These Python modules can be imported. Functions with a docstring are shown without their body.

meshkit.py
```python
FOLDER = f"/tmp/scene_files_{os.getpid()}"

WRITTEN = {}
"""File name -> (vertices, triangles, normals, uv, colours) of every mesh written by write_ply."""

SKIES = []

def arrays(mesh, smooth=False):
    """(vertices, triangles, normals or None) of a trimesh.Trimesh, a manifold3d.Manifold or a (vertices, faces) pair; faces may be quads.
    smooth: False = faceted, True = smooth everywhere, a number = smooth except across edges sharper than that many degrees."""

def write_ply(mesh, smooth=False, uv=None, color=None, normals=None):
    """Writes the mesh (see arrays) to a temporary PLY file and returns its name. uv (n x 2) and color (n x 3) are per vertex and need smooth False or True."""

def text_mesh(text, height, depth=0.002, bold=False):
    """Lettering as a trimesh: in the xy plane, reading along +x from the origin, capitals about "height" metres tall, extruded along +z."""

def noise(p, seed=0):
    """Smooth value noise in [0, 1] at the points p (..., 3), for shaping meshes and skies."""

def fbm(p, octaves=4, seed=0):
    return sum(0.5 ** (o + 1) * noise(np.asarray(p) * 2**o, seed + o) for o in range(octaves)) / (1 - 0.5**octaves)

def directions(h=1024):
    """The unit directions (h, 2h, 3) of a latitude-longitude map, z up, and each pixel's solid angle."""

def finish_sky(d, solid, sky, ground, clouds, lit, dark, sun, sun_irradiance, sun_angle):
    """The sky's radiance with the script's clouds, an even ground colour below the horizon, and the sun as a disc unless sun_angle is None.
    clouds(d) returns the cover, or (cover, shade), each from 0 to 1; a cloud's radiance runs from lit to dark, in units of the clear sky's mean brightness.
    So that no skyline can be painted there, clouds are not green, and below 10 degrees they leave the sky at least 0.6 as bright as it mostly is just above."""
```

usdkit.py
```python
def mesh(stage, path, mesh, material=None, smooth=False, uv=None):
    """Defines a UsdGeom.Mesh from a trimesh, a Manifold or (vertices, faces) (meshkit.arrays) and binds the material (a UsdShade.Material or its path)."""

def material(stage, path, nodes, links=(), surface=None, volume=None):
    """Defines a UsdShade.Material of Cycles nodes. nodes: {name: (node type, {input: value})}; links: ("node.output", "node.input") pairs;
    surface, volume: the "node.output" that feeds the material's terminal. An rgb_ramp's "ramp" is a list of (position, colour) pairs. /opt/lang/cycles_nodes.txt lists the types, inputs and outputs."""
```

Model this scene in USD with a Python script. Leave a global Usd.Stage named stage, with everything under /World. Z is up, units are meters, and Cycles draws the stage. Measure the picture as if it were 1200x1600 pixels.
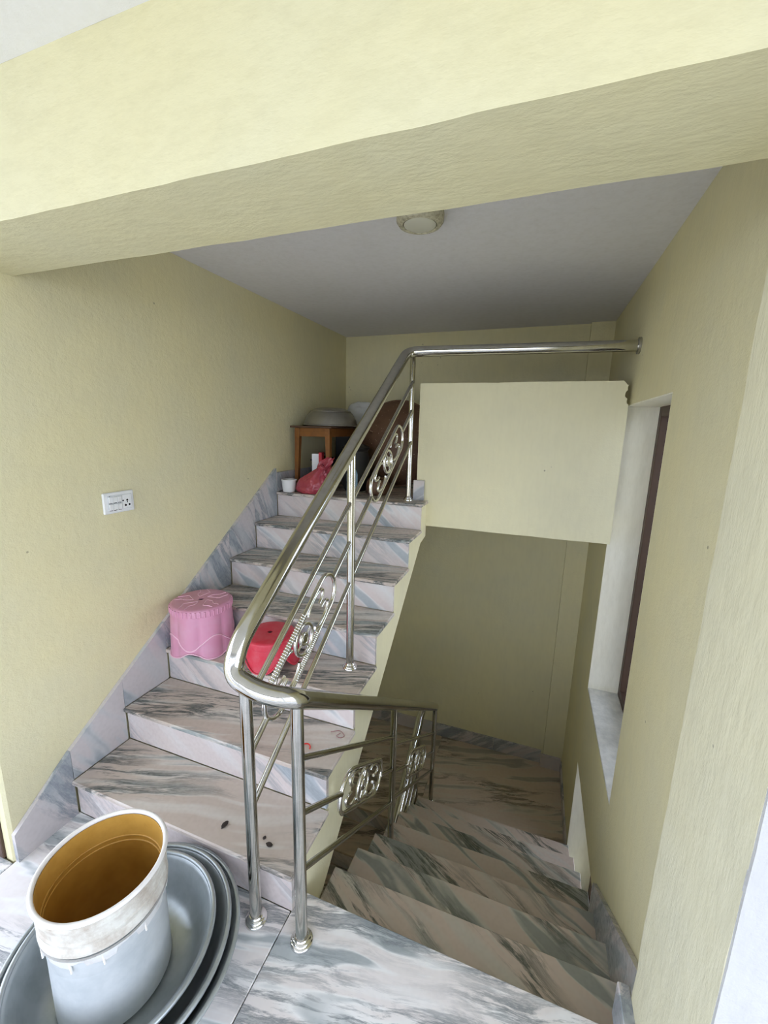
import math
import numpy as np, trimesh, manifold3d as m3, usdkit, meshkit
from shapely.geometry import Polygon
from pxr import Usd, UsdGeom, UsdLux, UsdShade, Sdf, Gf, Vt

stage = Usd.Stage.CreateInMemory()
UsdGeom.SetStageUpAxis(stage, 'Z')
UsdGeom.SetStageMetersPerUnit(stage, 1.0)
UsdGeom.Xform.Define(stage, '/World')
UsdGeom.Scope.Define(stage, '/World/Looks')

# ------------------------------------------------------------------ camera
FPX, YAW, PITCH, ROLL, EYE = 653.2181, -19.9247, -11.4469, 1.3152, 1.6542
EXPOSURE = -1.08
ya, pi_, ro = np.radians([YAW, PITCH, ROLL])
fwd = np.array([np.sin(ya) * np.cos(pi_), np.cos(ya) * np.cos(pi_), np.sin(pi_)])
rt = np.array([np.cos(ya), -np.sin(ya), 0])
up = np.cross(rt, fwd)
rt, up = rt * np.cos(ro) + up * np.sin(ro), up * np.cos(ro) - rt * np.sin(ro)
cam = UsdGeom.Camera.Define(stage, '/World/camera')
M = Gf.Matrix4d(*[float(x) for row in ((*rt, 0), (*up, 0), (*(-fwd), 0), (0, 0, EYE, 1)) for x in row])
cam.AddTransformOp().Set(M)
cam.CreateHorizontalApertureAttr(36.0)
cam.CreateVerticalApertureAttr(48.0)
cam.CreateFocalLengthAttr(36.0 * FPX / 1200)
cam.CreateClippingRangeAttr(Gf.Vec2f(0.02, 500))
cam.CreateExposureAttr(EXPOSURE)

# ------------------------------------------------------------------ sky (even overcast daylight)
dome = UsdLux.DomeLight.Define(stage, '/World/sky')
dome.CreateIntensityAttr(2.6)
dome.CreateColorAttr(Gf.Vec3f(0.86, 0.945, 1.15))

# ------------------------------------------------------------------ helpers
def MAT(name, nodes, links=(), surface='p.BSDF'):
    return usdkit.material(stage, '/World/Looks/' + name, nodes, links, surface=surface)

used = {}
def numbered(parent, name):
    k = (parent, name)
    used[k] = used.get(k, -1) + 1
    return name if used[k] == 0 else '%s_%03d' % (name, used[k])

def say(prim, label=None, cat=None, group=None, kind=None):
    for k, v in (('label', label), ('category', cat), ('group', group), ('kind', kind)):
        if v: prim.SetCustomDataByKey(k, v)
    return prim

class Thing:
    """An Xform at the thing's base; meshes are given in world coordinates."""
    def __init__(self, name, label, cat=None, loc=(0, 0, 0), group=None, kind=None):
        self.path = '/World/' + numbered('/World', name)
        self.loc = np.array(loc, float)
        x = UsdGeom.Xform.Define(stage, self.path)
        x.AddTranslateOp().Set(Gf.Vec3d(*map(float, loc)))
        self.prim = say(x.GetPrim(), label, cat, group, kind)
    def add(self, name, mesh, mat, smooth=False, label=None, under=None, kind=None):
        base = under or self.path
        p = base + '/' + numbered(base, name)
        v, f = VF(mesh)
        m = usdkit.mesh(stage, p, trimesh.Trimesh(v - self.loc, f, process=False), mat, smooth)
        say(m.GetPrim(), label, kind=kind)
        return p

def single(name, mesh, mat, label, cat=None, smooth=False, group=None, kind=None):
    p = '/World/' + numbered('/World', name)
    m = usdkit.mesh(stage, p, trimesh.Trimesh(*VF(mesh), process=False), mat, smooth)
    say(m.GetPrim(), label, cat, group, kind)
    return m

def VF(m):
    if hasattr(m, 'to_mesh'):
        q = m.to_mesh(); return np.array(q.vert_properties[:, :3], float), np.array(q.tri_verts)
    if isinstance(m, (tuple, list)):
        if len(m) == 2 and isinstance(m[0], np.ndarray): return m
        vs, fs, n = [], [], 0
        for a in m:
            v, f = VF(a); vs.append(v); fs.append(f + n); n += len(v)
        return np.vstack(vs), np.vstack(fs)
    return np.array(m.vertices), np.array(m.faces)

def box(x0, x1, y0, y1, z0, z1, b=0.0):
    """A box, its edges chamfered by b."""
    if b <= 0:
        v = np.array([[x, y, z] for x in (x0, x1) for y in (y0, y1) for z in (z0, z1)], float)
    else:
        v = []
        for sx, x in ((1, x0), (-1, x1)):
            for sy, y in ((1, y0), (-1, y1)):
                for sz, z in ((1, z0), (-1, z1)):
                    v += [(x + sx * b, y + sy * b, z), (x + sx * b, y, z + sz * b), (x, y + sy * b, z + sz * b)]
        v = np.array(v, float)
    return VF(trimesh.Trimesh(v, process=False).convex_hull)

def manbox(x0, x1, y0, y1, z0, z1):
    return m3.Manifold.cube([x1 - x0, y1 - y0, z1 - z0]).translate([x0, y0, z0])

def prism_x(poly_yz, x0, x1):
    m = trimesh.creation.extrude_polygon(Polygon(poly_yz), x1 - x0, engine='earcut')
    v = np.array(m.vertices)
    return np.stack([v[:, 2] + x0, v[:, 0], v[:, 1]], 1), np.array(m.faces)

def prism_z(poly_xy, z0, z1):
    m = trimesh.creation.extrude_polygon(Polygon(poly_xy), z1 - z0, engine='earcut')
    v = np.array(m.vertices); v[:, 2] += z0
    return v, np.array(m.faces)

def frames(p, closed):
    p = np.asarray(p, float); n = len(p)
    t = (np.roll(p, -1, 0) - np.roll(p, 1, 0)) if closed else np.gradient(p, axis=0)
    t /= np.linalg.norm(t, axis=1, keepdims=True)
    a = np.cross(t[0], [0, 0, 1.0] if abs(t[0][2]) < .9 else [1.0, 0, 0]); a /= np.linalg.norm(a)
    A = [a]
    for i in range(1, n):
        a = A[-1] - t[i] * np.dot(A[-1], t[i]); A.append(a / np.linalg.norm(a))
    A = np.array(A)
    return t, A, np.cross(t, A)

def tube(p, r, sides=14, closed=False, caps=True):
    p = np.asarray(p, float); n = len(p)
    t, A, B = frames(p, closed)
    r = np.broadcast_to(np.asarray(r, float), (n,))
    ang = np.arange(sides) * 2 * np.pi / sides
    v = (p[:, None] + r[:, None, None] * (np.cos(ang)[None, :, None] * A[:, None] + np.sin(ang)[None, :, None] * B[:, None])).reshape(-1, 3)
    f = []
    for i in range(n if closed else n - 1):
        j = (i + 1) % n
        for k in range(sides):
            l = (k + 1) % sides
            f += [(i * sides + k, i * sides + l, j * sides + l), (i * sides + k, j * sides + l, j * sides + k)]
    if caps and not closed:
        v = np.vstack([v, p[0], p[-1]])
        c0, c1 = n * sides, n * sides + 1
        for k in range(sides):
            l = (k + 1) % sides
            f += [(c0, l, k), (c1, (n - 1) * sides + k, (n - 1) * sides + l)]
    return v, np.array(f)

def fillet(points, radius, n=10):
    """A polyline with its corners rounded."""
    P = [np.array(p, float) for p in points]
    rr = radius if isinstance(radius, (list, tuple)) else [radius] * len(P)
    out = [P[0]]
    for i in range(1, len(P) - 1):
        a, b, c = P[i - 1], P[i], P[i + 1]
        ra = min(rr[i], .49 * np.linalg.norm(a - b), .49 * np.linalg.norm(c - b))
        s, e = b + (a - b) / np.linalg.norm(a - b) * ra, b + (c - b) / np.linalg.norm(c - b) * ra
        for u in np.linspace(0, 1, n):
            out.append((1 - u) ** 2 * s + 2 * u * (1 - u) * b + u * u * e)
    out.append(P[-1])
    q = [out[0]]
    for x in out[1:]:
        if np.linalg.norm(x - q[-1]) > 1e-4: q.append(x)
    # keep long runs straight: extra points next to the bends
    r = [q[0]]
    for a, b in zip(q[:-1], q[1:]):
        L = np.linalg.norm(b - a)
        if L > .12:
            r += [a + (b - a) * .04 / L, b - (b - a) * .04 / L]
        r.append(b)
    return np.array(r)

def lathe(profile, center, seg=48, mod=None):
    """profile: (r, z) pairs, from the axis outward/along; a closed skin where the ends meet the axis."""
    pr = np.asarray(profile, float); n = len(pr)
    ang = np.arange(seg) * 2 * np.pi / seg
    R = np.repeat(pr[:, 0][:, None], seg, 1)
    if mod is not None: R = mod(R, pr[:, 1][:, None], ang[None, :])
    v = np.stack([R * np.cos(ang), R * np.sin(ang), np.repeat(pr[:, 1][:, None], seg, 1)], -1).reshape(-1, 3) + np.array(center)
    f = []
    for i in range(n - 1):
        for k in range(seg):
            l = (k + 1) % seg
            f += [(i * seg + k, i * seg + l, (i + 1) * seg + l), (i * seg + k, (i + 1) * seg + l, (i + 1) * seg + k)]
    return v, np.array(f)

def ring(profile, center, seg=48):
    """A lathe of a closed profile."""
    return lathe(list(profile) + [profile[0]], center, seg)

def rough(x0, x1, y0, y1, z0, z1, cell=.05, amp=.003, seed=1, fr=9.0):
    """A plastered block: a box with hand-trowelled, slightly uneven faces and edges."""
    m = manbox(x0, x1, y0, y1, z0, z1).refine_to_length(cell)
    v, f = VF(m)
    d = np.stack([meshkit.fbm(v * fr + 50 + 17 * k, 3, seed + k) - .5 for k in range(3)], 1)
    return v + d * 2 * amp, f

def mesh_man(vf):
    return m3.Manifold(m3.Mesh(np.asarray(vf[0], np.float32), np.asarray(vf[1], np.uint32)))

# ------------------------------------------------------------------ materials
def paint(name, col, dirt=(.55, .54, .42), dirt_amt=.35, rough_=.75, bump=.5, spots=True, scale=1.0, stretch=(1, 1, 1), grain=.22):
    nodes = {
        'g': ('geometry', {}),
        'mp': ('mapping', {'mapping_type': 'point', 'scale': stretch}),
        'n1': ('noise_texture', {'scale': 1.7 * scale, 'detail': 5, 'roughness': .6}),
        'r1': ('rgb_ramp', {'ramp': [(.38, (0, 0, 0)), (.72, (1, 1, 1))]}),
        'amt': ('math', {'math_type': 'multiply', 'value2': dirt_amt}),
        'c1': ('mix', {'color1': col, 'color2': dirt}),
        'n2': ('noise_texture', {'scale': 46 * scale, 'detail': 4, 'roughness': .65}),
        'n3': ('noise_texture', {'scale': 150, 'detail': 2}),
        'n4': ('noise_texture', {'scale': 10 * scale, 'detail': 3, 'roughness': .6, 'distortion': .7}),
        'h1': ('math', {'math_type': 'multiply_add', 'value2': .35}),
        'h2': ('math', {'math_type': 'multiply_add', 'value2': 1.1}),
        'b': ('bump', {'strength': bump, 'distance': .0035}),
        'vo': ('voronoi_texture', {'scale': 13, 'randomness': 1.0}),
        'vr': ('rgb_ramp', {'ramp': [(.0, (1, 1, 1)), (.05, (1, 1, 1)), (.075, (0, 0, 0))]}),
        'vn': ('noise_texture', {'scale': 3.1, 'detail': 2}),
        'vs': ('rgb_ramp', {'ramp': [(.62, (0, 0, 0)), (.66, (1, 1, 1))]}),
        'vm': ('math', {'math_type': 'multiply'}),
        'va': ('math', {'math_type': 'multiply', 'value2': .55 if spots else 0.0}),
        'mg': ('mapping', {'mapping_type': 'point', 'scale': (1, 1, .22) if stretch == (1, 1, 1) else stretch}),
        'gn': ('noise_texture', {'scale': 38, 'detail': 5, 'roughness': .72}),
        'gr': ('rgb_ramp', {'ramp': [(.42, (0, 0, 0)), (.75, (1, 1, 1))]}),
        'ga': ('math', {'math_type': 'multiply', 'value2': grain}),
        'gc': ('mix', {'mix_type': 'multiply', 'color2': (.62, .60, .52)}),
        'c2': ('mix', {'color2': (.10, .09, .07)}),
        'p': ('principled_bsdf', {'roughness': rough_, 'specular_ior_level': .3}),
    }
    links = [('g.position', 'mp.vector'), ('g.position', 'n1.vector'), ('n1.fac', 'r1.fac'), ('r1.color', 'amt.value1'), ('amt.value', 'c1.fac'),
             ('mp.vector', 'n2.vector'), ('mp.vector', 'n3.vector'), ('mp.vector', 'n4.vector'),
             ('n3.fac', 'h1.value1'), ('n2.fac', 'h1.value3'), ('n4.fac', 'h2.value1'), ('h1.value', 'h2.value3'), ('h2.value', 'b.height'),
             ('g.position', 'vo.vector'), ('vo.distance', 'vr.fac'), ('g.position', 'vn.vector'), ('vn.fac', 'vs.fac'), ('vr.color', 'vm.value1'), ('vs.color', 'vm.value2'),
             ('vm.value', 'va.value1'), ('g.position', 'mg.vector'), ('mg.vector', 'gn.vector'), ('gn.fac', 'gr.fac'), ('gr.color', 'ga.value1'), ('c1.color', 'gc.color1'), ('ga.value', 'gc.fac'), ('gc.color', 'c2.color1'), ('va.value', 'c2.fac'),
             ('c2.color', 'p.base_color'), ('b.normal', 'p.normal')]
    return MAT(name, nodes, links)

def marble(name, rot, stretch=(.13, 1, 1), base=(.60, .51, .47), white=(.70, .69, .67), grey=(.36, .40, .40), dark=(.13, .155, .15), dark_amt=1.0, scale=1.0, rough_=.28, fine=27, mask=.47):
    """Streaked pink-white and grey-green marble; rot turns the streaks, each slab cut from another place of the block."""
    nodes = {
        'g': ('geometry', {}), 'o': ('object_info', {}),
        'off': ('vector_math', {'math_type': 'multiply_add', 'vector2': (37., 23., 31.)}),
        'm1': ('mapping', {'mapping_type': 'point', 'rotation': rot}),
        'm2': ('mapping', {'mapping_type': 'point', 'scale': stretch}),
        'w': ('noise_texture', {'scale': 2.2 * scale, 'detail': 2}),
        'wv': ('vector_math', {'math_type': 'multiply_add', 'vector2': (.10, .10, .10)}),
        'n1': ('noise_texture', {'scale': 8.5 * scale, 'detail': 3, 'roughness': .5, 'distortion': .35}),
        'r1': ('rgb_ramp', {'ramp': [(.32, white), (.44, base), (.52, base), (.56, white), (.60, grey), (.66, grey), (.72, base)]}),
        'n2': ('noise_texture', {'scale': fine * scale, 'detail': 6, 'roughness': .68, 'distortion': .3}),
        'r2': ('rgb_ramp', {'ramp': [(.46, (0, 0, 0)), (.56, (1, 1, 1)), (.62, (.6, .6, .6)), (.68, (1, 1, 1))]}),
        'n3': ('noise_texture', {'scale': 5.5 * scale, 'detail': 2, 'roughness': .45}),
        'r3': ('rgb_ramp', {'ramp': [(mask, (0, 0, 0)), (mask + .09, (1, 1, 1))]}),
        'mm': ('math', {'math_type': 'multiply'}),
        'ma': ('math', {'math_type': 'multiply', 'value2': dark_amt}),
        'c': ('mix', {'color2': dark}),
        'n5': ('noise_texture', {'scale': 60, 'detail': 3}),
        'r5': ('rgb_ramp', {'ramp': [(.3, (.24, .24, .24)), (.75, (.42, .42, .42))]}),
        'p': ('principled_bsdf', {'roughness': rough_, 'specular_ior_level': .45}),
    }
    links = [('o.random', 'off.vector1'), ('g.position', 'off.vector3'), ('off.vector', 'm1.vector'), ('m1.vector', 'w.vector'),
             ('w.color', 'wv.vector1'), ('m1.vector', 'wv.vector3'), ('wv.vector', 'm2.vector'),
             ('m2.vector', 'n1.vector'), ('n1.fac', 'r1.fac'), ('m2.vector', 'n2.vector'), ('n2.fac', 'r2.fac'), ('m2.vector', 'n3.vector'), ('n3.fac', 'r3.fac'),
             ('r2.color', 'mm.value1'), ('r3.color', 'mm.value2'), ('mm.value', 'ma.value1'), ('r1.color', 'c.color1'), ('ma.value', 'c.fac'),
             ('c.color', 'p.base_color'), ('g.position', 'n5.vector'), ('n5.fac', 'r5.fac'), ('r5.color', 'p.roughness')]
    return MAT(name, nodes, links)

def plain(name, col, rough_=.5, metal=0.0, var=.0, var_col=None, vscale=12, bump=0., **kw):
    nodes = {'p': ('principled_bsdf', {'base_color': col, 'roughness': rough_, 'metallic': metal, **kw})}
    links = []
    if var or bump:
        nodes |= {'g': ('geometry', {}), 'n': ('noise_texture', {'scale': vscale, 'detail': 5, 'roughness': .65})}
        links += [('g.position', 'n.vector')]
    if var:
        nodes |= {'r': ('rgb_ramp', {'ramp': [(.42, (0, 0, 0)), (.68, (1, 1, 1))]}), 'a': ('math', {'math_type': 'multiply', 'value2': var}), 'c': ('mix', {'color1': col, 'color2': var_col})}
        links += [('n.fac', 'r.fac'), ('r.color', 'a.value1'), ('a.value', 'c.fac'), ('c.color', 'p.base_color')]
    if bump:
        nodes['b'] = ('bump', {'strength': bump, 'distance': .004})
        links += [('n.fac', 'b.height'), ('b.normal', 'p.normal')]
    return MAT(name, nodes, links)

CREAM = (.75, .685, .41)
m_wall = paint('cream_wall_paint', CREAM, dirt=(.60, .59, .45), dirt_amt=.45, bump=.6, grain=.12)
m_pillar = paint('cream_pillar_paint', (.73, .69, .48), dirt=(.62, .61, .48), dirt_amt=.5, bump=.6, stretch=(1, 1, .28))
m_beam = paint('cream_beam_paint', (.70, .655, .41), dirt=(.68, .66, .47), dirt_amt=.6, bump=.4, stretch=(.4, 1, 1))
m_parapet = paint('cream_parapet_paint', (.80, .75, .50), dirt=(.62, .60, .45), dirt_amt=.4, bump=.3, grain=.10)
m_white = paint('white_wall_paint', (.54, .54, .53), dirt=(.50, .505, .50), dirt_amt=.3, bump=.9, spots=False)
m_ceil2 = paint('white_near_ceiling_paint', (.78, .78, .77), dirt=(.74, .74, .74), dirt_amt=.3, bump=.3, spots=False, grain=.1)
m_ceil = paint('white_ceiling_paint', (.74, .73, .74), dirt=(.68, .67, .68), dirt_amt=.5, bump=.15, spots=False)
m_reveal = paint('pale_reveal_paint', (.90, .87, .73), dirt=(.80, .74, .55), dirt_amt=.5, bump=.2, spots=False)
m_sill = paint('white_stone_sill', (.84, .84, .80), dirt=(.50, .52, .50), dirt_amt=.6, bump=.1, scale=9, spots=False)
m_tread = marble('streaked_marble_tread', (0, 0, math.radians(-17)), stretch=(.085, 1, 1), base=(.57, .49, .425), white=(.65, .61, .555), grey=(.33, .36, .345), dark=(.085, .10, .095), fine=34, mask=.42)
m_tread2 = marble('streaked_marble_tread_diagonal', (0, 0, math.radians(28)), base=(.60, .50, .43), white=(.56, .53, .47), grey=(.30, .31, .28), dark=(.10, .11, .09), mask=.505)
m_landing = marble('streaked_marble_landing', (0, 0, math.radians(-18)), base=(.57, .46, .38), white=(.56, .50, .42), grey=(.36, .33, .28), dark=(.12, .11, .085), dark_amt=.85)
m_floor = marble('streaked_marble_floor', (0, 0, math.radians(-12)), base=(.82, .78, .76), white=(.88, .88, .87), grey=(.46, .50, .51), dark=(.18, .205, .22), dark_amt=.85, stretch=(.13, 1, 1), fine=33, mask=.45)
m_riser = marble('streaked_marble_riser', (0, math.radians(-38), 0), base=(.66, .585, .555), white=(.70, .68, .66), grey=(.42, .455, .475), dark=(.27, .30, .32), dark_amt=.55, scale=.7)
m_skirt = marble('streaked_marble_skirting', (math.radians(62), 0, 0), stretch=(1, .16, 1), base=(.58, .54, .53), white=(.52, .53, .53), grey=(.36, .39, .41), dark=(.22, .25, .28), dark_amt=.8, scale=.8)
m_skirt_b = marble('streaked_marble_skirting_back', (0, math.radians(35), 0), base=(.56, .50, .47), white=(.50, .50, .49), grey=(.34, .35, .36), dark=(.18, .20, .21), dark_amt=.7, scale=.8)
m_steel = plain('brushed_stainless_steel', (.56, .55, .51), .13, 1.0, .4, (.40, .39, .355), 26)
m_chrome = plain('polished_stainless_rod', (.75, .74, .71), .1, 1.0)
m_brown = plain('brown_painted_wood', (.085, .048, .030), .5, 0, .4, (.055, .032, .022), 9)
m_glass = MAT('window_glass', {'t': ('transparent_bsdf', {'color': (.99, .99, .99)}), 'g': ('glossy_bsdf', {'roughness': .02}), 'f': ('fresnel', {'IOR': 1.45}), 'm': ('mix_closure', {})},
              [('f.fac', 'm.fac'), ('t.BSDF', 'm.closure1'), ('g.BSDF', 'm.closure2')], 'm.closure')
m_alu = plain('dull_aluminium', (.46, .50, .505), .36, .6, .55, (.32, .36, .36), 16)
m_alu2 = plain('scratched_grey_aluminium', (.34, .325, .29), .38, .75, .5, (.22, .21, .185), 10)
m_bucket = plain('white_bucket_plastic', (.54, .57, .57), .42, 0, .7, (.40, .44, .45), 11)
m_bucket_top = plain('scuffed_bucket_collar_plastic', (.66, .65, .58), .5, 0, .75, (.36, .29, .22), 16)
m_bucket_rim = plain('white_bucket_rim_plastic', (.86, .84, .80), .4, 0, .3, (.72, .66, .56), 20)
m_amber = plain('amber_stained_plastic', (.58, .33, .07), .3, 0, .6, (.42, .22, .035), 12)
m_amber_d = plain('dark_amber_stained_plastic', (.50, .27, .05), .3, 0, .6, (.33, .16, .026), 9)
m_bucket_rim2 = plain('grey_white_band_plastic', (.70, .71, .69), .45, 0, .6, (.50, .46, .42), 18)
m_amber2 = plain('amber_bucket_bottom', (.80, .60, .32), .35, 0, .6, (.62, .36, .09), 6)
m_pink = plain('pink_stool_plastic', (.64, .29, .415), .38, 0, .45, (.66, .38, .50), 14)
m_pink2 = plain('pale_pink_ridge_plastic', (.82, .50, .62), .35)
m_red = plain('red_stool_plastic', (.62, .025, .055), .38, 0, .4, (.62, .15, .18), 18)
m_dark = plain('dark_hole', (.01, .008, .008), .8)
m_wood = plain('varnished_orange_wood', (.25, .098, .022), .35, 0, .6, (.13, .046, .014), 15)
m_wood_top = plain('dark_table_top', (.075, .04, .025), .4, 0, .4, (.12, .06, .03), 12)
m_bag = plain('red_plastic_bag_film', (.33, .042, .065), .3, 0, .5, (.50, .09, .09), 11, 0.25)
m_cup = plain('white_tub_plastic', (.74, .75, .74), .45)
m_card = plain('white_carton', (.80, .81, .84), .6)
m_card_r = plain('red_carton_side', (.48, .03, .045), .5)
m_black = plain('black_soot', (.012, .011, .010), .55, 0, .4, (.03, .028, .025), 14)
m_wok = plain('rust_brown_wok', (.13, .066, .034), .55, 0.1, .6, (.085, .042, .024), 22, .5)
m_speck = plain('pale_rust_speckles', (.26, .18, .12), .7)
m_bottle = MAT('blue_bottle_plastic', {'p': ('principled_bsdf', {'base_color': (.42, .62, .74), 'roughness': .12, 'transmission_weight': .55, 'ior': 1.4})})
m_sack = plain('white_sack_fabric', (.70, .71, .70), .8, 0, .3, (.55, .56, .55), 16, .4)
m_sw = plain('white_switch_plastic', (.80, .81, .79), .35)
m_sw2 = plain('pale_grey_switch_plastic', (.66, .68, .68), .35)
m_lamp = plain('aged_lamp_plastic', (.56, .53, .38), .45, 0, .85, (.20, .17, .10), 60)
m_lens = plain('frosted_lamp_lens', (.62, .61, .50), .35)
m_redbit = plain('red_rubber', (.65, .04, .03), .5)
m_pinkbit = plain('faded_pink_string', (.36, .20, .19), .7)
m_leaf = plain('dry_brown_scrap', (.035, .025, .02), .8)
m_ground = plain('outdoor_ground', (.48, .45, .36), .9, 0, .5, (.38, .37, .28), .6)
m_terrace = plain('pale_concrete', (.63, .56, .38), .85, 0, .4, (.53, .46, .30), 2)
m_plate = plain('dull_rosette_steel', (.45, .44, .41), .3, 1.0)

# ------------------------------------------------------------------ dimensions (metres, read off the photograph's perspective)
XL, XR, YB = -1.734, 0.445, 3.668          # left, right, back wall faces
ZC = 2.449                                  # stairwell ceiling
XS = -0.648                                 # right ends of the upper treads
H = 0.17
Y1, T1 = 0.96, 0.2535                       # upper flight: first nosing, going
Y0, T2, XT2 = 1.052, 0.24, -0.651           # lower flight: floor edge, going, left ends
ZL, ZLL = 7 * H, -8 * H                     # half landings
YP = 2.633                                  # parapet face
BY0, BY1, BZ = 0.75, 1.018, 2.13            # beam
PX, PY0, PY1 = 0.375, 0.715, 1.06           # pillar

# ------------------------------------------------------------------ shell
def prim_struct(name, mesh, mat, label, smooth=False):
    return single(name, mesh, mat, label, None, smooth, None, 'structure')

# left wall, with its rounded end by the doorway
wl = prism_z([(XL, YB + .2), (XL, .755), (XL - .01, .745), (XL - .047, .745), (XL - .047, .82), (XL - .22, .82), (XL - .22, YB + .2)], -2.9, ZC)
prim_struct('wall_left', wl, m_wall, 'cream painted plaster wall along the left of the rising stairs')
# right wall with two window openings
wr = manbox(XR, XR + .24, PY1 - .05, YB + .2, -2.9, ZC) - manbox(XR - .1, XR + .5, 1.867, 2.813, -.014, 1.807) - manbox(XR - .1, XR + .5, 1.867, 2.815, -2.3, -.577)
prim_struct('wall_right', wr, m_wall, 'cream painted plaster wall on the right with two window openings')
prim_struct('wall_back', box(XL - .22, XR + .24, YB, YB + .2, -2.9, ZC), m_wall, 'cream wall at the far end behind the half landings')
prim_struct('pilaster', [box(.285, XR, YB - .045, YB, ZLL, 1.02), box(.285, XR, YB - .045, YB, ZL, ZC)], m_wall, 'shallow cream pilaster in the far right corner')
prim_struct('wall_front', box(XL, XR, .82, .98, -2.9, -.17), m_wall, 'cream wall under the near floor edge, hidden below the stairs')
prim_struct('ceiling', box(XL, XR + .24, BY1 - .02, YB, ZC, ZC + .15), m_ceil, 'grey-white ceiling over the stairwell')
prim_struct('ceiling_001', box(-2.7, 2.4, -2.62, BY0, 2.437, 2.60), m_ceil2, 'white ceiling of the near room above the beam')
prim_struct('beam', rough(XL, 2.4, BY0, BY1, BZ, ZC + .15, .035, .0022, 3), m_beam, 'thick cream plastered beam crossing the top of the picture', 40)
prim_struct('beam_001', box(-2.7, XL - .02, BY0, BY1, BZ, ZC + .15), m_beam, 'cream lintel over the doorway at the far left')
pl = Thing('pillar', 'cream plastered pillar at the right edge with a white near face', None, (PX, PY0, 0), kind='structure')
pl.add('body', rough(PX, PX + .36, PY0 + .003, PY1, -.17, BZ + .004, .04, .003, 8), m_pillar, 40)
pl.add('skirting_tile', box(PX - .03, PX + .002, .70, 1.09, .001, .125, .003), m_skirt)
prim_struct('wall_front_right', rough(PX + .001, 2.4, PY0 - .004, PY0 + .006, -.17, 2.43, .06, .0012, 9), m_white, 'bright white textured wall face at the lower right edge', 40)

# near floor of big marble slabs, with a hairline joint
fl = Thing('floor', 'floor of big streaked marble slabs in front of the stairs', None, (0, 0, 0), kind='structure')
fl.add('bed', box(-2.7, 2.4, -2.6, Y0 - .05, -.17, -.02), m_wall)
ys = [Y0, .40, -.30, -1.0, -1.8, -2.6]
xs_ = [-2.7, -1.735, XS - .018, .56, 1.5, 2.4]
for i in range(5):
    for j in range(5):
        a, b = xs_[j], xs_[j + 1]
        yt = ys[i]
        if i == 0 and j == 1: yt = Y1 + .02
        if i == 0 and (j == 0 or j > 2): yt = .74 if j == 0 else PY0
        fl.add('tile', box(a + .0012, b - .0012, ys[i + 1] + .0012, yt - (.0012 if i else 0), -.02, 0, .0015 if i else .003), m_floor)
fl.add('riser', box(XT2, XR - .02, Y0 - .038, Y0 - .02, -H, -.021), m_riser)

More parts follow.
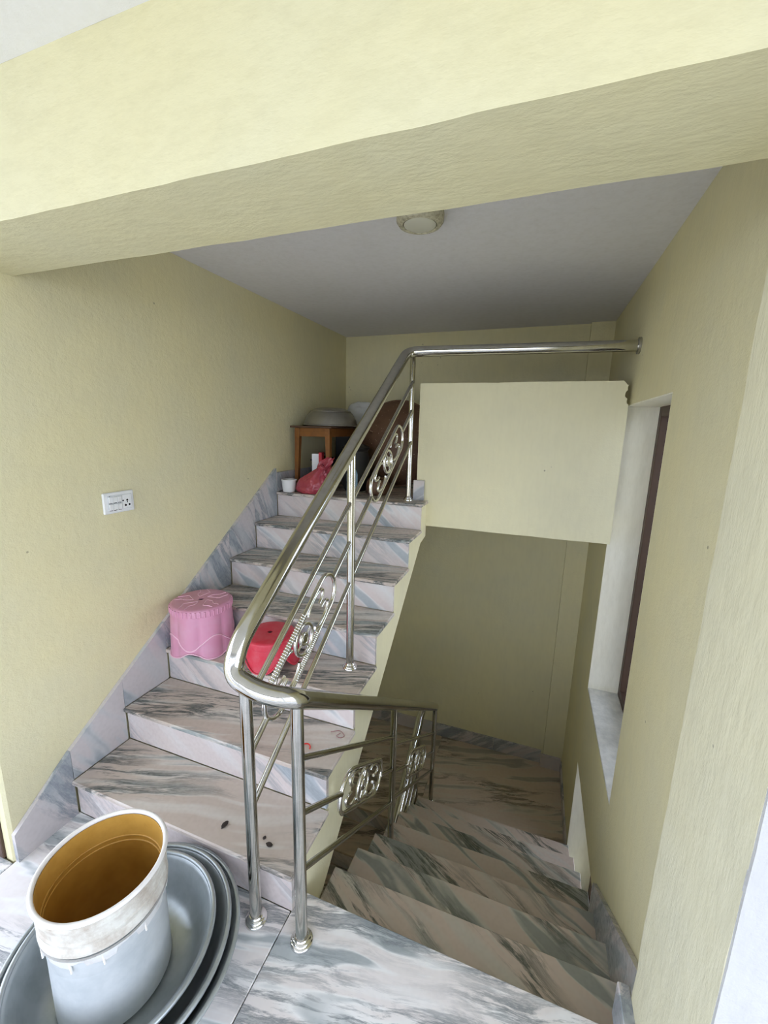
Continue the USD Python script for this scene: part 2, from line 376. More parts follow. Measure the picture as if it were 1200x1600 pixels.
# ------------------------------------------------------------------ stairs
def flight_up():
    t = Thing('staircase', 'streaked marble flight of seven steps rising along the left wall to the half landing', 'staircase', (XL + .02, Y1, 0), kind=None)
    # plastered concrete body: steps above, sloped soffit below
    prof = [(Y1 + .038, 0)]
    for k in range(1, 8):
        y = Y1 + (k - 1) * T1 + .038
        prof += [(y, k * H - .021), (Y1 + k * T1 + .038 if k < 7 else YP + .01, k * H - .021)]
    prof += [(YP + .01, .95), (2.52, .93), (1.16, -.21), (Y1 + .09, -.21), (Y1 + .09, 0)]
    t.add('stringer', prism_x(prof, XL + .002, XS - .012), m_parapet, False, 'cream plastered side and body of the steps')
    for k in range(1, 8):
        y = Y1 + (k - 1) * T1
        t.add('riser', box(XL + .02, XS - .012, y + .02, y + .038, (k - 1) * H + .0005, k * H - .0205), m_riser)
        yb = y + T1 + .02 if k < 7 else y + T1 - .04
        t.add('tread', box(XL + .02, XS, y, yb - .0005, k * H - .02, k * H, .0045), m_tread)
    return t
up_flight = flight_up()

def flight_down():
    t = Thing('staircase', 'dim marble flight of eight steps going down on the right beside the window wall', 'staircase', (XT2, Y0, -8 * H))
    prof = []
    for k in range(1, 9):
        ya_ = Y0 + (k - 1) * T2 - .038
        prof += [(ya_, -k * H - .021), (Y0 + k * T2 - .038 if k < 8 else Y0 + 7 * T2, -k * H - .021)]
    prof += [(Y0 + 7 * T2, -8 * H - .15), (Y0 + 6.3 * T2, -8 * H - .15), (Y0 - .02, -.36)]
    t.add('stringer', prism_x(prof, XT2 + .012, XR), m_parapet, False, 'cream plastered body of the steps')
    for k in range(1, 8):
        y = Y0 + k * T2
        t.add('tread', box(XT2, XR - .001, y - T2 - .02, y, -k * H - .02, -k * H, .003), m_tread2)
        t.add('riser', box(XT2 + .012, XR - .001, y - .038, y - .02, -(k + 1) * H + .0005, -k * H - .0205), m_riser)
    return t
flight_down()

Y3 = 2.62
def flight_below():
    t = Thing('staircase', 'marble flight glimpsed through the gap under the rising stairs, going on down', 'staircase', (XL + .02, Y3 - 6 * T1, ZLL - 6 * H))
    prof = []
    for k in range(1, 7):
        prof += [(Y3 - (k - 1) * T1 + .038, ZLL - k * H - .021), (Y3 - k * T1 + .038, ZLL - k * H - .021)]
    prof = prof + [(Y3 - 6 * T1 + .038, ZLL - 7 * H), (Y3 - 5 * T1, ZLL - 7 * H), (Y3 + .038, ZLL - .25)]
    t.add('stringer', prism_x(prof, XL + .002, XS - .03), m_parapet, False, 'cream plastered body of the steps')
    for k in range(0, 6):
        y = Y3 - k * T1
        t.add('riser', box(XL + .02, XS - .03, y + .02, y + .038, ZLL - (k + 1) * H + .0005, ZLL - k * H - .0205), m_riser)
        t.add('tread', box(XL + .02, XS - .02, y - T1, y - T1 + T1 + .02 - .0005, ZLL - (k + 1) * H - .02, ZLL - (k + 1) * H, .003), m_landing)
flight_below()
prim_struct('floor_001', box(XL, XR, .98, YB, -2.92, -2.75), m_landing, 'floor of the storey below, out of sight')

ld = Thing('landing', 'lower half landing of brown-lit streaked marble slabs under the parapet', None, (0, 0, ZLL), kind='structure')
ld.add('slab', [box(XL, XS - .02, Y3 + .04, YB, ZLL - .15, ZLL - .021), box(XS - .02, XR, Y0 + 7 * T2 + .001, YB, ZLL - .15, ZLL - .021)], m_parapet)
ya2 = Y0 + 7 * T2 - .019
ld.add('tile', box(XT2 + .0005, XR - .001, ya2, 3.20, ZLL - .02, ZLL, .002), m_landing)
ld.add('tile', box(XT2 + .0005, XR - .001, 3.2015, YB - .001, ZLL - .02, ZLL, .002), m_landing)
ld.add('tile', box(XL + .001, XT2 - .001, Y3, 3.20, ZLL - .02, ZLL, .002), m_landing)
ld.add('tile', box(XL + .001, XT2 - .001, 3.2015, YB - .001, ZLL - .02, ZLL, .002), m_landing)

lu = Thing('landing', 'upper half landing at the top of the rising stairs, cluttered with pots', None, (0, 0, ZL), kind='structure')
lu.add('slab', [box(XL, XS - .02, YP + .011, YB, 1.04, ZL - .021), box(XS - .02, XR, YP + .10, YB, 1.04, ZL - .021)], m_parapet)
lu.add('tile', box(XL + .001, -1.19, Y1 + 7 * T1 - .04, YB - .001, ZL - .02, ZL, .001), m_landing)
lu.add('tile', box(-1.1885, XS - .085, Y1 + 7 * T1 - .04, YB - .001, ZL - .02, ZL, .001), m_landing)
lu.add('tile', box(XS - .0835, XR - .001, YP + .101, YB - .001, ZL - .02, ZL, .001), m_landing)

# parapet along the landing, its top right corner broken away
pb = mesh_man(rough(-.731, XR - .012, YP, YP + .095, 1.19, 1.928, .03, .0025, 21)) + mesh_man(rough(XS - .012, XR - .012, YP, YP + .095, 1.022, 1.30, .03, .0025, 22))
for cx, cz, r in ((XR - .012, 1.938, .036), (XR - .002, 1.89, .026), (XR - .003, 1.857, .032), (XR + .004, 1.822, .028), (-.26, 1.936, .016)):
    s = trimesh.creation.icosphere(2, r); v = np.array(s.vertices); v *= 1 + .35 * (meshkit.noise(v * 90 + 9)[:, None] - .5)
    pb = pb - mesh_man((v * [1, 6, 1] + [cx, YP + .04, cz], np.array(s.faces)))
pp = Thing('parapet', 'cream half-height parapet wall of the half landing with a chipped top right corner', 'wall', (-.15, YP, 1.022), kind='structure')
pp.add('body', pb, m_parapet, 40)
pp.add('skirting_tile', box(-.748, -.676, YP - .022, YP - .003, ZL + .001, ZL + .132, .002), m_skirt_b)

# ------------------------------------------------------------------ skirtings
bl = Thing('baseboard_left', 'stepped band of grey marble skirting tiles following the stairs up the left wall', None, (XL, Y1, 0), kind='structure')
def nz(y): return .178 + (y - .973) * .690      # skirting top line, less its height
def top(y): return nz(y) + .128
cuts = [.748] + [Y1 + (k - 1) * T1 + .012 for k in range(1, 8)]
for k in range(8):
    a = cuts[k] + .0008
    b = (cuts[k + 1] if k < 7 else 2.50) - .0008
    if k == 7: continue
    lo_a = k * H
    pts = [(a, lo_a), (b + (.05 if k < 7 else 0), lo_a)]
    pts = [(a, max(0, k * H + .0)), (b, max(0, k * H))]
    pts += [(b, top(b)), (a, top(a) if k else top(a) - .03)]
    bl.add('tile', prism_x(pts, XL + .001, XL + .0195), m_skirt)
bl.add('tile', prism_x([(cuts[7], ZL), (2.50, ZL), (2.50, ZL + .135), (cuts[7], top(cuts[7]))], XL + .001, XL + .0195), m_skirt)
bl.add('tile', box(XL + .001, XL + .0195, 2.502, YB - .02, ZL, ZL + .135, .001), m_skirt)
for k in range(2):
    bl.add('tile', box(XL + .001, XL + .0195, 2.64 + .5 * k, 3.135 + .5 * k, ZLL + .001, ZLL + .115, .001), m_skirt)
br = Thing('baseboard_right', 'sloping grey marble skirting beside the descending stairs at the pillar foot', None, (XR, 1.06, 0), kind='structure')
def top2(y): return -.469 + (1.89 - y) * .735
c2 = [PY1] + [Y0 + k * T2 - .01 for k in range(1, 4)] + [1.866]
for k in range(4):
    a, b = c2[k] + .0008, c2[k + 1] - .0008
    zb = -(k + 1) * H
    br.add('tile', prism_x([(a, zb), (b, zb), (b, top2(b)), (a, top2(a))], XR - .02, XR - .001), m_skirt)
br.add('tile', box(XR - .012, XR - .001, 2.83, YB - .05, ZLL, ZLL + .1, .001), m_skirt)
bb = Thing('baseboard_back', 'grey marble skirting along the foot of the far wall on the lower landing', None, (0, YB, ZLL), kind='structure')
xe = [XL + .03, -1.3, -.75, -.16, .27]
for a, b in zip(xe[:-1], xe[1:]):
    bb.add('tile', box(a + .001, b - .001, YB - .018, YB - .001, ZLL + .001, ZLL + .13, .0015), m_skirt_b)
bb.add('tile', box(.268, XR - .012, YB - .063, YB - .046, ZLL + .001, ZLL + .13, .0015), m_skirt_b)
for a, b in zip([XL + .03, -1.3, -.75, -.16], [-1.3, -.75, -.16, .284]):
    bb.add('tile', box(a + .001, b - .001, YB - .018, YB - .001, ZL + .001, ZL + .12, .0015), m_skirt_b)

# ------------------------------------------------------------------ windows and door
def window(name, z0, z1, label):
    t = Thing(name, label, None, (XR, 1.867, z0), kind='structure')
    xa, xb = XR + .175, XR + .235
    y0, y1 = 1.867, 2.813
    t.add('frame', [box(xa, xb, y0, y0 + .055, z0 + .002, z1, .003), box(xa, xb, y1 - .055, y1, z0 + .002, z1, .003),
                    box(xa, xb, y0 + .055, y1 - .055, z1 - .06, z1, .003), box(xa, xb, y0 + .055, y1 - .055, z0 + .002, z0 + .06, .003)], m_brown)
    ym = (y0 + y1) / 2
    t.add('mullion', box(xa, xb, ym - .03, ym + .03, z0 + .06, z1 - .06, .003), m_brown)
    for a, b in ((y0 + .055, ym - .03), (ym + .03, y1 - .055)):
        t.add('pane', box(xb - .02, xb - .016, a + .0005, b - .0005, z0 + .0605, z1 - .0605), m_glass)
    # pale reveal lining of the opening, a thin coat of plaster on its three sides
    t.add('reveal', box(XR + .001, xa, y1 - .006, y1 - .0005, z0, z1, 0), m_reveal)
    t.add('reveal', box(XR + .001, xa, y0 + .0005, y0 + .006, z0, z1, 0), m_reveal)
    t.add('reveal', box(XR + .001, xa, y0 + .006, y1 - .006, z1 - .006, z1 - .0005, 0), m_reveal)
    t.add('sill', box(XR + .001, xa, y0 + .006, y1 - .006, z0 + .0005, z0 + .012, .002), m_sill)
window('window_1', -.014, 1.807, 'tall window opening in the right wall with pale reveal, stone sill and brown frame')
window('window_2', -2.3, -.577, 'lower window opening in the right wall beside the descending stairs')
dr = Thing('door_1', 'sliver of brown wooden door frame at the lower left edge', None, (XL - .05, .74, 0), kind='structure')
dr.add('frame', [box(XL - .135, XL - .049, .735, .818, .001, 2.128, .003), box(XL - .97, XL - .885, .735, .818, .001, 2.128, .003), box(XL - .885, XL - .135, .735, .818, 2.05, 2.128, .003)], m_brown)
dr.add('leaf', box(XL - .883, XL - .137, .765, .80, .008, 2.048, .003), m_brown)
wb = manbox(-2.7, 2.4, -2.62, -2.45, -.17, 2.437) - manbox(-2.3, 2.0, -2.7, -2.4, .02, 2.1)
prim_struct('wall_front_near', wb, m_white, 'white wall behind the camera with a wide opening to the outside')
prim_struct('terrace', box(-5, 5, -7.5, -2.602, -.17, -.01), m_terrace, 'pale concrete terrace outside the near room, behind the camera')
prim_struct('ground', box(-40, 40, -40, 40, -3.4, -3.2), m_ground, 'ground outside the building, out of sight')

# ------------------------------------------------------------------ stainless stair railing
rl = Thing('stair_railing', 'shiny stainless steel stair railing with round posts, sloping bars and looped ornaments', 'railing', (-.67, .918, 0))
XA, XB, XC = -.765, -.58, -.685          # planes of the rail: upper flight, lower flight, flight below
SU, SD = .674, -.695
def zu(y): return 1.040 + SU * (y - .917)           # handrail centre over the upper flight
def zd(y): return .885 + SD * (y - .918)
YT, ZT = 2.63, 2.092
ytop = .917 + (ZT - 1.040) / SU
RH = .029
path = [(XR - .004, YT - .03, ZT + .006), (XA - .01, ytop, ZT), (XA - .003, .905, zu(.905)), (XA - .002, .868, .948), (XB - .075, .864, .920), (XB, .900, zd(.900) + .006), (XB, 2.89, zd(2.89)), (XC + .005, 2.915, zd(2.89) - .03), (XC, 2.84, zd(2.89) - .075), (XC, .95, zd(2.89) - .075 - .67 * 1.89)]
hp = fillet(path, [0, .07, .055, .05, .055, .06, .035, .04, .04, 0], 9)
rl.add('handrail', tube(hp, RH, 20), m_steel, 50, 'thick tubular handrail')
rl.add('wall_plate', tube([(XR - .012, YT - .03, ZT + .006), (XR - .0005, YT - .03, ZT + .006)], .042, 20), m_plate, 50)

def flange(x, y, z, r, under):
    prof = [(r * .9, z + .027), (r * 1.15, z + .0265), (r * 1.28, z + .023), (r * 1.2, z + .0195), (r * 1.45, z + .018), (r * 1.58, z + .0145), (r * 1.46, z + .011), (r * 1.75, z + .0095), (r * 1.9, z + .006), (r * 1.93, z + .0005), (r * .9, z + .0005)]
    rl.add('base_flange', ring(prof, (x, y, 0), 28), m_chrome, 40, under=under)
def post(x, y, z0, z1, r=.0185, fl_=True):
    p = rl.add('post', tube([(x, y, z0 + .001), (x, y, z0 + .02), (x, y, z1)], r, 18), m_steel, 50)
    if fl_: flange(x, y, z0, r, p)
post(-.762, .917, 0, .925, .0195)
post(-.585, .918, 0, .885, .0195)
post(XA, 1.677, 3 * H, zu(1.677))
post(XA - .01, 2.60, ZL, ZT, .0165)
post(XB, 1.826, -4 * H, zd(1.826), .0175)
post(XB, 2.885, ZLL, zd(2.885), .0175)
z3 = lambda y: zd(2.89) - .075 - .67 * (2.84 - y)
post(XC, 2.80, ZLL, z3(2.80), .0165)
post(XC, 1.75, ZLL - 4 * H, z3(1.75), .0165)

def bar(a, b, r=.0105): rl.add('bar', tube([a, b], r, 12), m_steel, 50)

def panel(x, ya, yb, zf, offs, orn, coils=False):
    """Three sloping bars between two posts; the middle one carries a looped ornament from orn[0] to orn[1]."""
    for i in (0, 2):
        bar((x, ya, zf(ya) + offs[i]), (x, yb, zf(yb) + offs[i]))
    o = offs[1]
    sl = (zf(yb) - zf(ya)) / (yb - ya)
    c, s = 1 / math.hypot(1, sl), sl / math.hypot(1, sl)
    yc = (orn[0] + orn[1]) / 2; zc = zf(yc) + o
    a = (orn[1] - orn[0]) / 2 / c; b = .076
    P = lambda u, w: (x, yc + u * c - w * s, zc + u * s + w * c)
    bar((x, ya, zf(ya) + o), P(-a, 0)); bar(P(a, 0), (x, yb, zf(yb) + o))
    loop = [P(-(a - b) + b * math.cos(q), b * math.sin(q)) for q in np.linspace(math.pi / 2, 1.5 * math.pi, 14)] + \
           [P((a - b) + b * math.cos(q), b * math.sin(q)) for q in np.linspace(-math.pi / 2, math.pi / 2, 14)]
    on = rl.add('ornament', tube(loop, .0088, 10, True), m_chrome, 60, 'long looped ornament of bent rod')
    circ = lambda u0, w0, r, n=24: [P(u0 + r * math.cos(q), w0 + r * math.sin(q)) for q in np.arange(n) * 2 * math.pi / n]
    rl.add('ring', tube(circ(0, 0, .060), .0078, 9, True), m_chrome, 60, under=on)
    rl.add('rosette', [tube(circ(0, 0, .021), .0075, 8, True), tube([P(0, 0)[:1] + P(0, 0)[1:], (x + .006, *P(0, 0)[1:])], .014, 12), tube([P(-.02, 0), P(-.058, 0)], .004, 7), tube([P(.02, 0), P(.058, 0)], .004, 7), tube([P(0, .02), P(0, .058)], .004, 7), tube([P(0, -.02), P(0, -.058)], .004, 7)], m_chrome, 60, under=on)
    for sg in (-1, 1):
        for sw in (-1, 1):
            # C scroll between the ring and the end of the loop, curling in
            u0 = sg * (.058 + (a - .058) * .42); k = (a - .058) * .36
            th = np.linspace(0, 1.55 * math.pi, 20); rr = np.linspace(k, k * .3, 20)
            sc = [P(u0 - sg * rr_ * math.cos(t), sw * (.012 + .030 * (1 - i / 30) * 1.0 + rr_ * .42 * math.sin(t))) for i, (t, rr_) in enumerate(zip(th, rr))]
            rl.add('scroll', tube(sc, .0066, 8), m_chrome, 60, under=on)
    if coils:
        for w, lo, hi in ((b, -(a - b), .06), (-b, -(a - b) * .6, (a - b) * .35)):
            n = 26
            tt = np.linspace(0, 1, n * 8)
            hel = [P(lo + (hi - lo) * t + 0, w) for t in tt]
            hel = [(x + .0105 * math.cos(2 * math.pi * n * t), p[1] - s * .0105 * math.sin(2 * math.pi * n * t), p[2] + c * .0105 * math.sin(2 * math.pi * n * t)) for p, t in zip(hel, tt)]
            rl.add('coil', tube(hel, .0024, 5), m_chrome, 60, under=on)
OF = (-.225, -.405, -.60)
panel(XA, .917, 1.677, zu, OF, (1.02, 1.50), True)
panel(XA - .004, 1.677, 2.60, lambda y: zu(y), (-.235, -.41, -.605), (1.93, 2.40))
panel(XB, .918, 1.826, zd, (-.19, -.385, -.595), (1.20, 1.63))
panel(XB, 1.826, 2.885, zd, (-.235, -.41, -.575), (2.12, 2.58))
panel(XC, 1.75, 2.80, z3, OF, (2.0, 2.5))
XR2 = None

# ------------------------------------------------------------------ ceiling lamp
cl = (-.495, 1.69, ZC)
lp = Thing('ceiling_lamp', 'round yellowed plastic ceiling lamp with dirt specks, just behind the beam', 'lamp', cl)
lp.add('base', lathe([(0, ZC - .0005), (.088, ZC - .0005), (.09, ZC - .012), (.089, ZC - .034), (.080, ZC - .046), (.067, ZC - .050), (.063, ZC - .046), (.062, ZC - .02), (0, ZC - .02)], (cl[0], cl[1], 0), 48), m_lamp, 35)
lp.add('lens', lathe([(0, ZC - .024), (.0605, ZC - .024), (.0605, ZC - .047), (.05, ZC - .0525), (.025, ZC - .0555), (0, ZC - .0565)], (cl[0], cl[1], 0), 48), m_lens, 35)

# ------------------------------------------------------------------ switch board on the left wall
sw = Thing('switch_board', 'white plastic switch and socket plate on the left wall', 'switch', (XL, 1.31, 1.305))
y0, y1, z0, z1 = 1.237, 1.383, 1.257, 1.350
sw.add('plate', box(XL + .0005, XL + .012, y0, y1, z0, z1, .004), m_sw)
sw.add('inner_frame', box(XL + .012, XL + .0145, y0 + .018, y1 - .014, z0 + .013, z1 - .013, .001), m_sw2)
ymid = y0 + .080
for r_ in range(2):
    for c_ in range(3):
        ya_ = y0 + .021 + c_ * .0205; za = z0 + .016 + r_ * .032
        rk = box(XL + .0145, XL + .0185, ya_, ya_ + .0185, za, za + .026, .0012)
        v, f = rk; v = v.copy(); v[:, 0] += (v[:, 0] > XL + .016) * (v[:, 2] - za) / .026 * .003
        sw.add('rocker', (v, f), m_sw)
        sw.add('gap', box(XL + .0146, XL + .0152, ya_ + .002, ya_ + .0165, za - .003, za - .0005), m_dark)
sk = sw.add('socket', box(XL + .0145, XL + .018, ymid + .004, y1 - .017, z0 + .016, z1 - .016, .001), m_sw)
def dot(y, z, r):
    return tube([(XL + .0178, y, z), (XL + .0184, y, z)], r, 12)
ysk = (ymid + y1 - .013) / 2
for yy, zz, r in ((ysk, z0 + .052, .0048), (ysk, z0 + .043, .0028), (ysk - .0095, z0 + .030, .005), (ysk + .0095, z0 + .031, .0046), (ymid + .0065, z0 + .052, .0036)):
    sw.add('hole', dot(yy, zz, r), m_dark, under=sk)
sw.add('indicator', tube([(XL + .0146, y0 + .028, z1 - .0155), (XL + .0156, y0 + .028, z1 - .0155)], .0018, 8), m_dark)

# ------------------------------------------------------------------ nested metal basins and the bucket
def basin(cx, cy, zb, r, zr, label):
    t = Thing('basin', label, 'basin', (cx, cy, zb), 'nested metal basins on the floor')
    rb = r * .80; th = .003
    pr = [(0, zb), (rb * .62, zb), (rb * .80, zb + .002), (rb * .92, zb + .009), (rb, zb + .021), (rb + (r - rb) * .4, zb + (zr - zb) * .42), (r - .012, zr - .012), (r - .002, zr - .004)]
    inn = [(a - th if a else 0, b + th) for a, b in pr][::-1]
    t.add('bowl', lathe(pr + inn, (cx, cy, 0), 72), m_alu, 40)
    rimc = [(cx + (r + .002) * math.cos(q), cy + (r + .002) * math.sin(q), zr) for q in np.arange(72) * 2 * math.pi / 72]
    t.add('rim', tube(rimc, .0075, 10, True), m_alu, 60)
BC = (-1.022, .648)
basin(BC[0], BC[1], .001, .315, .118, 'outermost grey metal basin at the bottom of the nested stack on the floor')
basin(BC[0] - .006, BC[1] - .004, .013, .297, .136, 'middle grey metal basin of the nested stack, between the outer and inner basins')
basin(BC[0] - .016, BC[1] - .008, .026, .262, .150, 'innermost grey metal basin, the white bucket standing in it')

bx, by, bz = -1.050, .636, .031
bk = Thing('bucket', 'tall white plastic bucket with scuffed collar and amber-stained inside, standing in the metal basins', 'bucket', (bx, by, bz))
zt = .44
def brad(z): return .131 + (z - bz) / (zt - bz) * .027
ZS = .330                                   # seam under the collar
pr = [(0, bz), (brad(bz) - .006, bz), (brad(bz), bz + .006)] + [(brad(z), z) for z in np.linspace(bz + .03, ZS - .014, 8)] + [(brad(ZS) - .006, ZS - .0125), (brad(ZS) - .006, ZS - .0035), (brad(ZS) - .004, bz + .01), (0, bz + .01)]
bk.add('body', lathe(pr, (bx, by, 0), 72), m_bucket, 40, 'pale grey-white lower body')
co = [(brad(ZS) - .003, ZS), (brad(ZS) + .004, ZS), (brad(ZS) + .0065, ZS + .003), (brad(ZS) + .005, ZS + .022), (brad(ZS) + .0015, ZS + .026), (brad(ZS) + .002, ZS + .034), (brad(ZS) + .0055, ZS + .037), (brad(ZS) + .006, ZS + .042), (brad(ZS) + .0025, ZS + .046),
      (brad(ZS) + .003, ZS + .076), (brad(ZS) + .0075, ZS + .079), (brad(ZS) + .008, ZS + .086), (brad(ZS) + .0045, ZS + .090), (brad(.43) + .001, .434), (brad(.43) - .003, .434), (brad(ZS) - .003, ZS + .0005)]
bk.add('collar', lathe(co, (bx, by, 0), 72), m_bucket_top, 40, 'scuffed ribbed collar with brown scratches')
bk.add('rim', tube([(bx + brad(.438) * math.cos(q), by + brad(.438) * math.sin(q), .438) for q in np.arange(72) * 2 * math.pi / 72], .0068, 10, True), m_bucket_rim, 60, 'white rolled rim')
def lining(za, zb_, n=8):
    li = [(brad(z) - .0062, z) for z in np.linspace(za, zb_, n)]
    return ring(li + [(a - .0012, b) for a, b in li][::-1], (bx, by, 0), 72)
bk.add('lining', lining(.362, .434), m_amber, 40, 'amber-brown stained inner wall')
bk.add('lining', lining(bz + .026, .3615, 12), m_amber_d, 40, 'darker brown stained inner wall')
for zz in (.362, .345):
    bk.add('inner_ridge', tube([(bx + (brad(zz) - .0078) * math.cos(q), by + (brad(zz) - .0078) * math.sin(q), zz) for q in np.arange(60) * 2 * math.pi / 60], .0026, 7, True), m_amber, 60)
bk.add('bottom', lathe([(0, bz + .012), (brad(bz) - .007, bz + .012), (brad(bz) - .007, bz + .020), (.09, bz + .022), (.04, bz + .026), (0, bz + .027)], (bx, by, 0), 60), m_amber2, 40, 'tan-stained bottom inside')
# torn white tamper band: a strip below the seam, its lower edge ragged
n = 180
qs = np.arange(n) * 2 * math.pi / n
low = ZS - .034 + .010 * (meshkit.fbm(np.stack([np.cos(qs) * 5, np.sin(qs) * 5, qs * 0], 1), 3, 4) - .5) * 2
for c, w in ((-118, 9), (-96, 6), (-62, 8), (-20, 10), (30, 7), (150, 9), (-160, 6)):
    d = np.abs((np.degrees(qs) - c + 180) % 360 - 180)
    low = np.where(d < w, low + .016, low)
rows = []
for rr, zz in ((.0005, None), (.0045, None), (.0062, ZS - .010), (.0005, ZS - .010)):
    z_ = low if zz is None else np.full(n, zz)
    rad = np.array([brad(t) for t in z_]) + rr
    rows.append(np.stack([bx + rad * np.cos(qs), by + rad * np.sin(qs), z_], 1))
v = np.vstack(rows); f = []
for i in range(4):
    j = (i + 1) % 4
    for k in range(n):
        l = (k + 1) % n
        f += [(i * n + k, i * n + l, j * n + l), (i * n + k, j * n + l, j * n + k)]
bk.add('torn_band', (v, np.array(f)), m_bucket_rim2, False, 'ragged torn strip below the collar')
for q in (-108, -69, -41, -3, 160):
    a = math.radians(q); r_ = brad(.30) + .004
    pts = [(bx + r_ * math.cos(a + d), by + r_ * math.sin(a + d), z) for d, z in ((0, ZS - .016), (.012, ZS - .034), (.02, ZS - .05))]
    bk.add('tab', tube(pts, .0028, 6), m_bucket_rim, 50)

# ------------------------------------------------------------------ stools
def stool(name, label, cx, cy, z0, h, rt_, rb, mat, mat2, holes, ridge=True, lobe=.10):
    t = Thing(name, label, 'stool', (cx, cy, z0))
    n, zs = 96, np.linspace(0, 1, 15)
    ang = np.arange(n) * 2 * math.pi / n
    lob = 1 + lobe * np.abs(np.sin(ang * 4 + .6)) ** .45 - lobe * .5
    arch = np.clip(np.cos(2 * ang + holes[1]) ** 2, 0, 1) ** 2 * holes[0]
    def skin(inset):
        v = []
        for s in zs:
            zz = arch + (h - .012 - arch) * s
            u = zz / h
            r = (rb + (rt_ - rb) * u ** .8) * (1 + (lob - 1) * (1 - u ** 6)) - inset
            v.append(np.stack([cx + r * np.cos(ang), cy + r * np.sin(ang), z0 + zz], 1))
        return np.vstack(v)
    vo, vi = skin(0), skin(.004)
    f = []
    m = len(zs)
    N = n * m
    for i in range(m - 1):
        for k in range(n):
            l = (k + 1) % n
            f += [(i * n + k, i * n + l, (i + 1) * n + l), (i * n + k, (i + 1) * n + l, (i + 1) * n + k)]
            f += [(N + i * n + k, N + (i + 1) * n + l, N + i * n + l), (N + i * n + k, N + (i + 1) * n + k, N + (i + 1) * n + l)]
    for k in range(n):
        l = (k + 1) % n
        f += [(k, N + l, l), (k, N + k, N + l)]
        a, b = (m - 1) * n, N + (m - 1) * n
        f += [(a + k, a + l, b + l), (a + k, b + l, b + k)]
    t.add('body', (np.vstack([vo, vi]), np.array(f)), mat, 50)
    # bead along the scalloped lower edge
    e = np.stack([cx + (rb * lob + .001) * np.cos(ang), cy + (rb * lob + .001) * np.sin(ang), z0 + arch + .004], 1)
    t.add('hem', tube(e, .0035, 7, True), mat2, 60)
    prof = [(.012, z0 + h - .004), (.012, z0 + h), (rt_ * .55, z0 + h + .001), (rt_ - .008, z0 + h), (rt_ + .002, z0 + h - .006), (rt_ + .006, z0 + h - .012), (rt_ + .007, z0 + h - .038), (rt_ + .002, z0 + h - .042), (rt_ - .004, z0 + h - .038), (rt_ - .004, z0 + h - .012)]
    t.add('seat', ring(prof, (cx, cy, 0), 72), mat, 35)
    t.add('centre_hole', lathe([(0, z0 + h - .006), (.0125, z0 + h - .006), (.0125, z0 + h - .012), (0, z0 + h - .012)], (cx, cy, 0), 20), m_dark)
    if ridge:
        wv = .088 - .034 * np.cos(4 * (ang - math.radians(-70)))
        u = wv / h
        r = (rb + (rt_ - rb) * u ** .8) * lob
        t.add('wave_ridge', tube(np.stack([cx + r * np.cos(ang), cy + r * np.sin(ang), z0 + wv], 1), .0036, 7, True), mat2, 60)
        for k in range(44):
            a = k * 2 * math.pi / 44
            t.add('rib', tube([(cx + (rt_ + .006) * math.cos(a), cy + (rt_ + .006) * math.sin(a), z0 + h - z) for z in (.010, .038)], .0045, 6), mat)
        for k in range(5):
            a = k * 2 * math.pi / 5 + .5
            pts = [(cx + r_ * math.cos(a + w), cy + r_ * math.sin(a + w), z0 + h + .0012) for r_, w in ((.035, .75), (.05, .35), (.068, .15), (.088, .0), (.112, .28), (rt_ - .012, .33))]
            t.add('groove', tube(fillet(pts, .012, 4), .0022, 6), mat2)
            pts = [(cx + r_ * math.cos(a + w), cy + r_ * math.sin(a + w), z0 + h + .0012) for r_, w in ((.035, .75), (.055, .82), (.075, .78), (.098, .55), (.115, .62), (rt_ - .012, .6))]
            t.add('groove', tube(fillet(pts, .012, 4), .0022, 6), mat2)
        a = math.radians(-158)
        st = box(-.0006, .0006, -.007, .007, -.016, .016)
        v = st[0] @ np.array([[math.cos(a), math.sin(a), 0], [-math.sin(a), math.cos(a), 0], [0, 0, 1]]) + [cx + (rt_ * 1.0 + .0028) * math.cos(a), cy + (rt_ + .0028) * math.sin(a), z0 + h - .066]
        t.add('sticker', (v, st[1]), m_cup, label='small white sticker')
    return t
stool('stool', 'round pink plastic stool with wavy ridge, standing on a step by the left wall', -1.552, 1.568, 3 * H + .001, .262, .141, .150, m_pink, m_pink2, (.040, 2.44))
stool('stool', 'low round red plastic stool behind the handrail, beside the pink stool', -1.155, 1.590, 3 * H + .001, .15, .118, .136, m_red, m_red, (.062, 1.1), False, .012)

